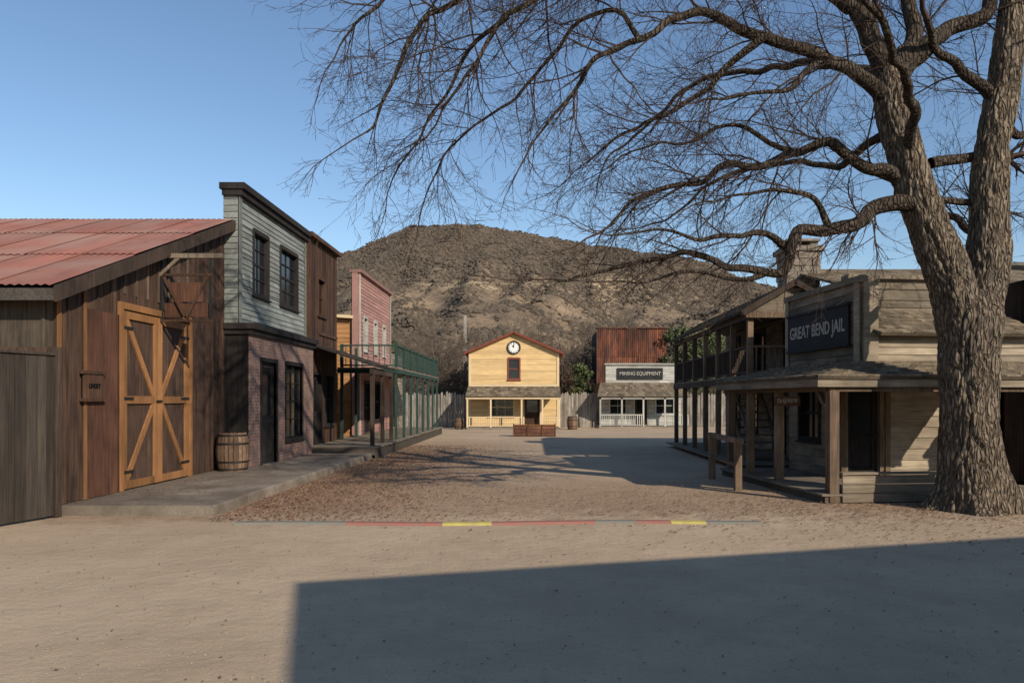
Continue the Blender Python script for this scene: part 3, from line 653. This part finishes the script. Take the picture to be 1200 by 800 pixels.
# ------------------------------------------------------------------ TREE
def smooth(pts,rad,step):
    P_=[pts[0]*2-pts[1]]+pts+[pts[-1]*2-pts[-2]]; out=[];ro=[]
    for i in range(1,len(P_)-2):
        p0,p1,p2,p3=P_[i-1:i+3]; n=max(1,int((p2-p1).length/step))
        for k in range(n):
            t=k/n; out.append(.5*((2*p1)+(p2-p0)*t+(2*p0-5*p1+4*p2-p3)*t*t+(3*p1-p0-3*p2+p3)*t**3)); ro.append(rad[i-1]+(rad[i]-rad[i-1])*t)
    out.append(pts[-1]); ro.append(rad[-1]); return out,ro
def tube(V,Fc,pts,rad,sides,disp=0,flare=0):
    o=len(V); t=(pts[1]-pts[0]).normalized(); a=t.orthogonal().normalized(); s=0; n=len(pts)
    for i,p in enumerate(pts):
        if i: s+=(p-pts[i-1]).length
        tn=(pts[min(i+1,n-1)]-pts[max(i-1,0)])
        if tn.length<1e-6: tn=t
        tn.normalize(); a=(a-tn*a.dot(tn)).normalized(); b_=tn.cross(a); r=rad[i]
        for k in range(sides):
            an=k/sides*2*math.pi; c_,s_=math.cos(an),math.sin(an); rr_=r
            if disp:
                q=Vector((c_,s_,0))*(r*15); tw=noise.noise(Vector((c_*2,s_*2,s*2)))*.8
                f=abs(noise.noise(Vector((q.x+tw,q.y+tw,s*2.2))+p*.15)); f2=noise.noise(Vector((c_*1.3,s_*1.3,s*.9))+p*.2)
                f3=noise.noise(Vector((q.x*2.5,q.y*2.5,s*9)))
                rr_=r*(1+disp*.8*f2)+min(r,.32)*disp*(.9*min(f*3.2,.75)-.4+.3*f3)
                if flare and s<1.0: rr_*=1+flare*(1-s)**2.2*(.35+.65*max(0,math.cos(an*5+1)))
            V.append(p+a*(c_*rr_)+b_*(s_*rr_))
    for i in range(n-1):
        for k in range(sides):
            k2=(k+1)%sides; Fc.append((o+i*sides+k,o+i*sides+k2,o+(i+1)*sides+k2,o+(i+1)*sides+k))
rt=random.Random(11)
def rv():
    while True:
        v=Vector((rt.uniform(-1,1),rt.uniform(-1,1),rt.uniform(-1,1)))
        if .1<v.length<1: return v.normalized()
def grow(V,Fc,p,d,L,r,lev,maxlev,droop,dens,flat=.6,rmin=.0024):
    n=max(3,int(L/(.14 if lev>1 else .2))); n=min(n,11); pts=[p];rad=[r];q=p.copy();dd=d.copy(); st=L/n
    for i in range(n):
        w=rv(); dd=(dd+w*.26+Vector((0,0,droop*(.3+i/n)))).normalized(); q=q+dd*st; pts.append(q.copy()); rad.append(max(rmin,r*(1-.8*(i+1)/n)))
    tube(V,Fc,pts,rad,5 if r>.025 else 3)
    if lev<maxlev:
        m=max(2,int(L*dens[lev])); 
        for j in range(m):
            t=rt.uniform(.12,1); i=min(n-1,int(t*n)); pp=pts[i].lerp(pts[i+1],t*n-i)
            ax=(pts[i+1]-pts[i]).normalized(); s=rv(); s.y*=flat; s=(s-ax*s.dot(ax)*.8)
            nd=(ax*.75+s*.85).normalized()
            grow(V,Fc,pp,nd,L*rt.uniform(.28,.55)*(1.1-.4*t),max(rmin*1.15,rad[i]*.55),lev+1,maxlev,droop,dens,flat,rmin)
def barkmat(name,ca,cb_,cr):
    m,nt,b=nodes_of(name); tc=N(nt,'ShaderNodeTexCoord').outputs['Object']
    g1=noi(nt,mapping(nt,tc,(14,14,3.2)),1,6,.74); g2=noi(nt,tc,1.2,3); v=N(nt,'ShaderNodeTexVoronoi',feature='DISTANCE_TO_EDGE')
    wv=N(nt,'ShaderNodeVectorMath',operation='ADD'); nt.links.new(mapping(nt,tc,(13,13,2.6)),wv.inputs[0])
    nn=N(nt,'ShaderNodeTexNoise'); nn.inputs['Scale'].default_value=4; nt.links.new(tc,nn.inputs['Vector']); nt.links.new(nn.outputs['Color'],wv.inputs[1])
    nt.links.new(wv.outputs[0],v.inputs['Vector']); v.inputs['Scale'].default_value=1.3
    c=mixc(nt,ramp(nt,g1,.38,.64),cb_,ca); c=mixc(nt,math_(nt,'MULTIPLY',ramp(nt,g2,.4,.75),.5),c,(.2,.17,.135))
    c=mixc(nt,ramp(nt,v.outputs[0],.0,.22),mixc(nt,.7,c,cr),c)
    nt.links.new(c,b.inputs['Base Color']); b.inputs['Roughness'].default_value=.95; b.inputs['Specular IOR Level'].default_value=.1
    bump(nt,b,math_(nt,'ADD',g1,math_(nt,'MULTIPLY',ramp(nt,v.outputs[0],0,.25),.9)),1,.06); return m
M['bark']=barkmat('trunk_bark',(.40,.315,.225),(.15,.11,.08),(.05,.037,.028))
M['limb']=barkmat('limb_bark_backlit',(.15,.115,.085),(.06,.045,.034),(.035,.026,.02))  # trunk bark darkened: backlit look of limbs against the sky put into colour
M['twig']=plain('twig_bark_backlit',(.075,.046,.033),(.04,.027,.02),5,.9)  # dark brown twigs, colour also deepened to look backlit
def tree_pt(a,b_,dy): # elevation drawing of the tree, 71.4 drawing units per metre
    return Vector((7.2+(a-1140)/71.4,12.6+dy,(597-b_)/71.4))
TV,TF=[],[]; WV,WF=[],[]; LV,LF=[],[]
def limb(pts,r0,r1,dens=1.0,L=(.9,2.3),droop=-.02,start=.12):
    P_=[tree_pt(*q) for q in pts]; n=len(P_); rad=[r0+(r1-r0)*(i/(n-1))**.7 for i in range(n)]
    for i in range(1,n): P_[i]+=rv()*.07
    pp,rr_=smooth(P_,rad,.09 if r0>.12 else .13)
    for i in range(1,len(pp)):
        w=noise.noise_vector(pp[i]*2.1)*.11+noise.noise_vector(pp[i]*.7)*.09; pp[i]=pp[i]+w*min(1,i/6)
    tube(LV,LF,pp,rr_,24 if r0>.15 else (14 if r0>.07 else 8),.14 if r0>.15 else .10)
    tot=sum((pp[i+1]-pp[i]).length for i in range(len(pp)-1)); k=int(tot*4.3*dens)
    for j in range(k):
        t=rt.uniform(start,1); i=min(len(pp)-2,int(t*(len(pp)-1))); ax=(pp[i+1]-pp[i]).normalized(); s=rv(); s.y*=.75
        s=s-ax*s.dot(ax)*.8; nd=(ax*.7+s*.9).normalized()
        grow(WV,WF,pp[i],nd,rt.uniform(*L)*(1.15-.4*t),min(rr_[i]*.5,rt.uniform(.008,.026)),1,3,droop,{1:6.5,2:8.5},.8)
    grow(WV,WF,pp[-1],(pp[-1]-pp[-2]).normalized(),1.4,rr_[-1],1,3,droop,{1:6,2:8},.8)
tp=[(1142,604,0),(1141,585,0),(1139,550,0),(1137,500,0),(1135,450,0),(1136,410,0),(1140,372,0),(1146,345,.02)]
tr=[.56,.52,.46,.43,.42,.45,.45,.34]
pp,rr_=smooth([tree_pt(*q) for q in tp],tr,.04); tube(TV,TF,pp,rr_,150,.2,.75)
def stem(pts,rads):
    pp,rr_=smooth([tree_pt(*q) for q in pts],rads,.045); tube(TV,TF,pp,rr_,100,.2)
stem([(1136,430,0),(1126,375,0),(1110,325,-.05),(1090,280,-.1),(1072,235,-.12),(1060,190,-.12),(1048,145,-.1),(1040,110,-.1),(1036,80,-.1)],[.34,.36,.34,.31,.29,.27,.26,.25,.2])
stem([(1142,420,.05),(1152,370,.12),(1163,320,.18),(1168,270,.2),(1168,220,.2),(1172,170,.2),(1182,115,.2),(1190,60,.2),(1196,0,.2),(1204,-70,.25)],[.33,.35,.34,.30,.28,.26,.25,.23,.2,.16])
L_=limb
L_([(1038,100,-.1),(1018,60,-.2),(990,20,-.3),(960,-30,-.4),(920,-80,-.5)],.2,.12,.5)
L_([(1040,95,-.1),(1060,55,0),(1075,10,.2),(1080,-60,.4)],.17,.1,.6)
L_([(1042,100,-.1),(1085,62,.0),(1125,35,.1),(1160,2,.2),(1190,-50,.3)],.17,.1,.6)
L_([(1182,120,.2),(1150,95,.1),(1120,80,0),(1090,62,-.2),(1060,40,-.6)],.12,.05,.7)
L_([(1068,225,-.1),(1035,208,-.2),(1000,200,-.3),(960,188,-.5),(925,190,-.6),(880,210,-.8),(835,212,-.9),(790,235,-1.0),(745,250,-1.1),(705,280,-1.2)],.13,.022,1.0)
L_([(925,192,-.6),(890,180,-.5),(850,160,-.3),(810,175,-.2),(760,180,0),(710,200,.2)],.055,.012,1)
L_([(1082,258,-.1),(1050,240,-.2),(1022,252,-.3),(995,272,-.4),(955,275,-.6),(920,285,-.7),(900,315,-.8),(870,330,-.8),(835,328,-.9),(790,315,-.9),(740,318,-1),(695,335,-1.1),(650,335,-1.2)],.16,.018,1.0,(.6,1.7))
L_([(905,300,-.7),(880,285,-.9),(845,290,-1.1),(800,300,-1.3),(750,290,-1.5),(700,300,-1.6)],.07,.012,.9,(.6,1.6))
L_([(955,275,-.6),(930,250,-.8),(890,240,-1.1),(840,255,-1.4),(790,275,-1.6)],.06,.012,.9)
L_([(880,330,-.8),(850,345,-.9),(800,335,-1.0),(755,350,-1.1),(715,345,-1.2)],.05,.012,.8,(.5,1.2))
L_([(1040,120,-.1),(1000,100,-.3),(955,82,-.5),(905,74,-.7),(855,60,-.8),(810,45,-.9),(770,60,-1.0),(735,90,-1.1),(700,115,-1.2),(665,140,-1.2),(640,180,-1.2)],.14,.02,1.0)
L_([(880,68,-.7),(845,95,-.5),(810,120,-.3),(770,140,-.1),(725,165,0),(690,200,0)],.07,.014,1)
L_([(955,82,-.5),(930,110,-.7),(890,135,-1.0),(850,140,-1.2),(800,155,-1.4)],.07,.013,1)
L_([(990,20,-.3),(940,5,-.5),(880,12,-.7),(820,0,-.9),(760,8,-1.1),(710,20,-1.2),(650,40,-1.3),(600,75,-1.4),(560,120,-1.4),(530,170,-1.4)],.13,.018,1.1)
L_([(960,-30,-.4),(900,-60,-.8),(820,-60,-1.2),(740,-45,-1.4),(670,-15,-1.5),(600,15,-1.5),(550,50,-1.5),(505,95,-1.5),(475,150,-1.5),(460,195,-1.5)],.13,.016,1.1)
L_([(920,-80,-.5),(840,-110,-.6),(740,-110,-.6),(640,-85,-.6),(560,-50,-.5),(490,-10,-.5),(440,30,-.5),(415,70,-.4)],.12,.015,1.1)
L_([(800,-60,-1.2),(700,-100,-1.5),(600,-110,-1.5),(520,-80,-1.4),(460,-45,-1.2),(430,-10,-1.1)],.07,.015,.9,(.8,1.9))
L_([(600,70,-1.4),(560,85,-1),(525,130,-.8),(490,180,-.6),(465,225,-.6)],.04,.012,1)
L_([(740,85,-1.1),(720,50,-1),(670,60,-.8),(620,110,-.6),(570,150,-.5),(530,200,-.4),(505,235,-.4)],.045,.012,1.1)
L_([(1095,190,.1),(1125,182,.2),(1160,178,.25)],.09,.08,.3)
L_([(1075,250,0),(1110,238,.2),(1150,235,.3)],.06,.06,.3)
L_([(1196,0,.2),(1240,-60,.4),(1300,-90,.6),(1380,-60,.8)],.13,.04,.6)
L_([(1190,60,.2),(1240,30,-.3),(1300,20,-.8),(1360,60,-1.2)],.12,.03,.6)
L_([(1180,130,.2),(1215,150,.4),(1260,140,.8),(1310,170,1.2)],.1,.03,.6)
L_([(1040,90,0),(1010,40,1.2),(960,10,2.4),(880,-10,3.4),(800,40,4.2),(740,90,4.8)],.11,.02,.8)
L_([(1060,190,0),(1020,150,-1.2),(960,120,-2.4),(880,60,-3.4),(800,-40,-4.0)],.10,.02,.5)
L_([(1165,300,.2),(1185,260,1),(1180,210,2),(1150,150,3),(1100,100,3.6)],.11,.03,.7)
L_([(1050,150,0),(1010,165,1),(960,150,1.8),(900,150,2.4),(850,190,3),(800,210,3.4)],.08,.015,.9)
e=empty('bare_cottonwood_tree')
def mk(name,V,Fc,mat,par,sm=True):
    me=bpy.data.meshes.new(name); me.from_pydata([tuple(v) for v in V],[],Fc); me.materials.append(M[mat])
    if sm: me.polygons.foreach_set('use_smooth',[True]*len(me.polygons))
    o=bpy.data.objects.new(name,me); sc.collection.objects.link(o)
    if par:o.parent=par
    return o
mk('trunk',TV,TF,'bark',e); mk('limbs',LV,LF,'limb',e); mk('twigs',WV,WF,'twig',e)
# ------------------------------------------------------------------ background trees
V,Fc=[],[]
M['btwig']=plain('thicket_bark',(.22,.165,.12),(.13,.095,.07),2,.95)
def small_tree(x,y,h):
    base=Vector((x,y,-.3)); k=rt.randint(2,4)
    for j in range(k):
        d=Vector((rt.uniform(-.35,.35),rt.uniform(-.35,.35),1)).normalized()
        grow(V,Fc,base+Vector((rt.uniform(-.4,.4),0,0)),d,h*rt.uniform(.7,1),h*.014,0,3,.02,{0:3.2,1:3.4,2:3.8},1,.011)
for i in range(46):
    x=rt.uniform(-22,24); y=rt.uniform(60,100); small_tree(x,y,rt.uniform(5,9))
for x,y,h in ((-6.3,52,6.5),(-7.6,54,8),(-9,56,7),(-11,55,7),(-5.2,58,6),(3.0,55,6),(2.4,60,8),(11,56,5),(3.9,62,8.5),(1.9,66,7.5),(13.5,58,6)): small_tree(x,y,h)
mk('bare_thicket',V,Fc,'btwig',None)
def foliage_mat(name,c1,c2):
    m,nt,b=nodes_of(name); at=N(nt,'ShaderNodeAttribute',attribute_name='tint').outputs['Fac']
    nt.links.new(mixc(nt,ramp(nt,at,.7,1.2),c1,c2),b.inputs['Base Color']); b.inputs['Roughness'].default_value=.9; return m
M['leafg']=foliage_mat('oak_foliage',(.045,.06,.025),(.12,.145,.055))
def leafy(name,x,y,h,w,nc=70):
    B=Bld(name); P=B['crown']
    B['trunk'].beam((x,y,0),(x,y,h*.5),.3,'post')
    for c in range(nc):
        a=rt.uniform(0,6.28); t=rt.uniform(.15,1); r_=w*math.sqrt(max(0,1-(t*1.6-.75)**2))*rt.uniform(.2,1)
        cc=Vector((x+r_*math.cos(a),y+r_*math.sin(a),h*t)); s=rt.uniform(.35,.8)*w/1.6; ti=rt.uniform(.7,1.2)
        for k in range(55):
            q=cc+rv()*s*rt.uniform(.3,1); u=rv()*.11; v_=u.cross(rv()).normalized()*.09
            P.add([q-u,q+v_,q+u,q-v_],[(0,1,2,3)],'leafg',ti*rt.uniform(.85,1.1))
    B.done()
leafy('oak_tree',11.0,57,6.9,1.7,90); leafy('oak_tree',13.6,60,7.2,2.2,90); leafy('oak_tree',3.5,56,4.2,.9,40); leafy('oak_tree',-14,70,7,2.4)
# ------------------------------------------------------------------ HILL
prof=[(-700,20),(-420,30),(-292,43),(-198,57),(-152,66),(-112,79),(-86,88),(-68,94.5),(-44,98),(-30,97),(-2,92),(35,86),(82,79),(110,70),(138,59),(222,47),(400,35),(700,20)]
def ridge(x):
    for (a,p),(b_,q) in zip(prof[:-1],prof[1:]):
        if a<=x<=b_:
            t=(x-a)/(b_-a); return p+(q-p)*t
    return 20
def hz(x,y):
    t=(y-120)/300
    if t<=0: return -.6
    xs=x*420/max(y,200)
    r_=ridge(xs if t<1 else x)
    if t<1: base=r_*(t*.62+.38*t*t*(3-2*t))*min(1,.35+.65*t)
    else: base=r_*math.exp(-((t-1)/.7)**2)
    g=abs(noise.noise(Vector((x*.018,y*.008,3))))*2-.6+ .5*(abs(noise.noise(Vector((x*.045,y*.02,7))))*2-.5)
    am=12*math.sin(min(1,t)*math.pi)**.8 if t<1 else 2
    d=-g*am+noise.noise(Vector((x*.03,y*.03,1)))*2.5*min(1,t*4)
    d+=noise.noise(Vector((x*.11,y*.11,5)))*1.1*min(1,t*4)
    return max(base+d*min(1,t*3),-.6) if t>.02 else -.6+base*.3
m,nt,b=nodes_of('hillside'); tc=N(nt,'ShaderNodeTexCoord').outputs['Object']
sp=N(nt,'ShaderNodeSeparateXYZ'); nt.links.new(tc,sp.inputs[0])
a1=noi(nt,tc,.02,5,.65); a2=noi(nt,tc,.12,6,.75); a3=noi(nt,tc,.6,4,.75); a4=noi(nt,tc,.35,5,.8)
gr=mixc(nt,ramp(nt,a1,.35,.65),(.31,.225,.15),(.21,.155,.105))
scr=mixc(nt,a3,(.11,.086,.065),(.17,.13,.098))
hgt=ramp(nt,math_(nt,'ADD',sp.outputs[2],math_(nt,'MULTIPLY',a1,50)),66,94)
f=math_(nt,'ADD',a2,math_(nt,'MULTIPLY',hgt,.22)); c=mixc(nt,ramp(nt,f,.47,.62),gr,scr)
c=mixc(nt,math_(nt,'MULTIPLY',ramp(nt,a4,.5,.62),.6),c,(.10,.075,.055))
bd=math_(nt,'MULTIPLY',ramp(nt,sp.outputs[2],34,42),ramp(nt,sp.outputs[2],60,50))
wn=noi(nt,mapping(nt,tc,(.04,.04,.35)),1,6,.75)
c=mixc(nt,math_(nt,'MULTIPLY',math_(nt,'MULTIPLY',bd,ramp(nt,wn,.54,.60)),.65),c,(.46,.36,.23))
nt.links.new(c,b.inputs['Base Color']); b.inputs['Roughness'].default_value=1; b.inputs['Specular IOR Level'].default_value=0
bump(nt,b,math_(nt,'ADD',a2,math_(nt,'MULTIPLY',a3,.4)),.6,2.0); M['hill']=m
V=[];Fc=[]; nx,ny=300,150
xs=[-600+1200*(i/nx) for i in range(nx+1)]
for j in range(ny+1):
    y=115+ (j/ny)**1.15*560
    for x in xs: V.append((x*(.5+.5*y/420),y,hz(x*(.5+.5*y/420),y)))
for j in range(ny):
    for i in range(nx):
        o=j*(nx+1)+i; Fc.append((o,o+1,o+nx+2,o+nx+1))
mk('hill',V,Fc,'hill',None)
M['scrub']=foliage_mat('scrub_foliage',(.065,.052,.038),(.155,.118,.085))
P=Part('hillside_scrub')
ico=[(0,0,1)]+[(math.cos(i*1.2566)*.9,math.sin(i*1.2566)*.9,.45) for i in range(5)]+[(math.cos(i*1.2566+.63),math.sin(i*1.2566+.63),-.3) for i in range(5)]
fc=[(0,1+i,1+(i+1)%5) for i in range(5)]+[(1+i,6+i,1+(i+1)%5) for i in range(5)]+[(6+i,6+(i+1)%5,1+(i+1)%5) for i in range(5)]
for i in range(75000):
    y=rt.uniform(122,425); x=rt.uniform(-.36,.36)*y+4
    dn=noise.noise(Vector((x*.03,y*.03,9)))+.7*noise.noise(Vector((x*.1,y*.1,2)))
    t=(y-120)/300
    if dn+(.5 if t>.62 else 0)+(.35 if t<.3 else .05)<rt.uniform(-.2,.65): continue
    s=rt.uniform(.3,1.05); z=hz(x,y); ti=rt.uniform(.7,1.2)
    if rt.random()<.03 and t<.5: s*=2.0
    if z<-.5: z=0
    P.add([(x+q[0]*s*rt.uniform(.6,1.3),y+q[1]*s,z+q[2]*s*rt.uniform(.5,1.0)) for q in ico],fc,'scrub',ti)
P.done()
# ------------------------------------------------------------------ light, sky, camera
d=Vector((-.64*.883,.77*.883,-.469)).normalized()
s=bpy.data.lights.new('sun','SUN'); s.energy=4.7; s.angle=math.radians(.6); s.color=(1,.90,.75)
so=bpy.data.objects.new('sun',s); so.rotation_euler=d.to_track_quat('-Z','Y').to_euler(); so.location=(20,-20,30); sc.collection.objects.link(so)
w=bpy.data.worlds.new('World'); sc.world=w; w.use_nodes=True; nt=w.node_tree; bg=nt.nodes['Background']
sk=nt.nodes.new('ShaderNodeTexSky'); sk.sky_type='NISHITA'; sk.sun_disc=False; sk.sun_elevation=math.radians(28); sk.sun_rotation=math.radians(140)
sk.air_density=1.0; sk.dust_density=.15; sk.ozone_density=2.0
hs=nt.nodes.new('ShaderNodeHueSaturation'); hs.inputs['Saturation'].default_value=1.05
nt.links.new(sk.outputs[0],hs.inputs['Color'])
tcw=N(nt,'ShaderNodeTexCoord').outputs['Generated']
cn=noi(nt,mapping(nt,tcw,(1.6,1.6,22)),1.0,5,.6); sz=N(nt,'ShaderNodeSeparateXYZ'); nt.links.new(tcw,sz.inputs[0])
bandm=math_(nt,'MULTIPLY',ramp(nt,sz.outputs[2],.25,.30),ramp(nt,sz.outputs[2],.36,.32))
cf=math_(nt,'MULTIPLY',math_(nt,'MULTIPLY',ramp(nt,cn,.55,.75),bandm),.16)
nt.links.new(mixc(nt,cf,hs.outputs[0],(6,6.3,6.8)),bg.inputs[0]); bg.inputs[1].default_value=.14
cd=bpy.data.cameras.new('camera'); co=bpy.data.objects.new('camera',cd); sc.collection.objects.link(co)
co.location=(0,0,1.8); co.rotation_euler=(H,0,0); cd.lens=27; cd.sensor_width=36; cd.shift_y=68/1200; cd.shift_x=-25/1200; cd.clip_end=6000; cd.clip_start=.1
sc.camera=co
sc.view_settings.view_transform='Standard'; sc.view_settings.look='None'; sc.view_settings.exposure=0
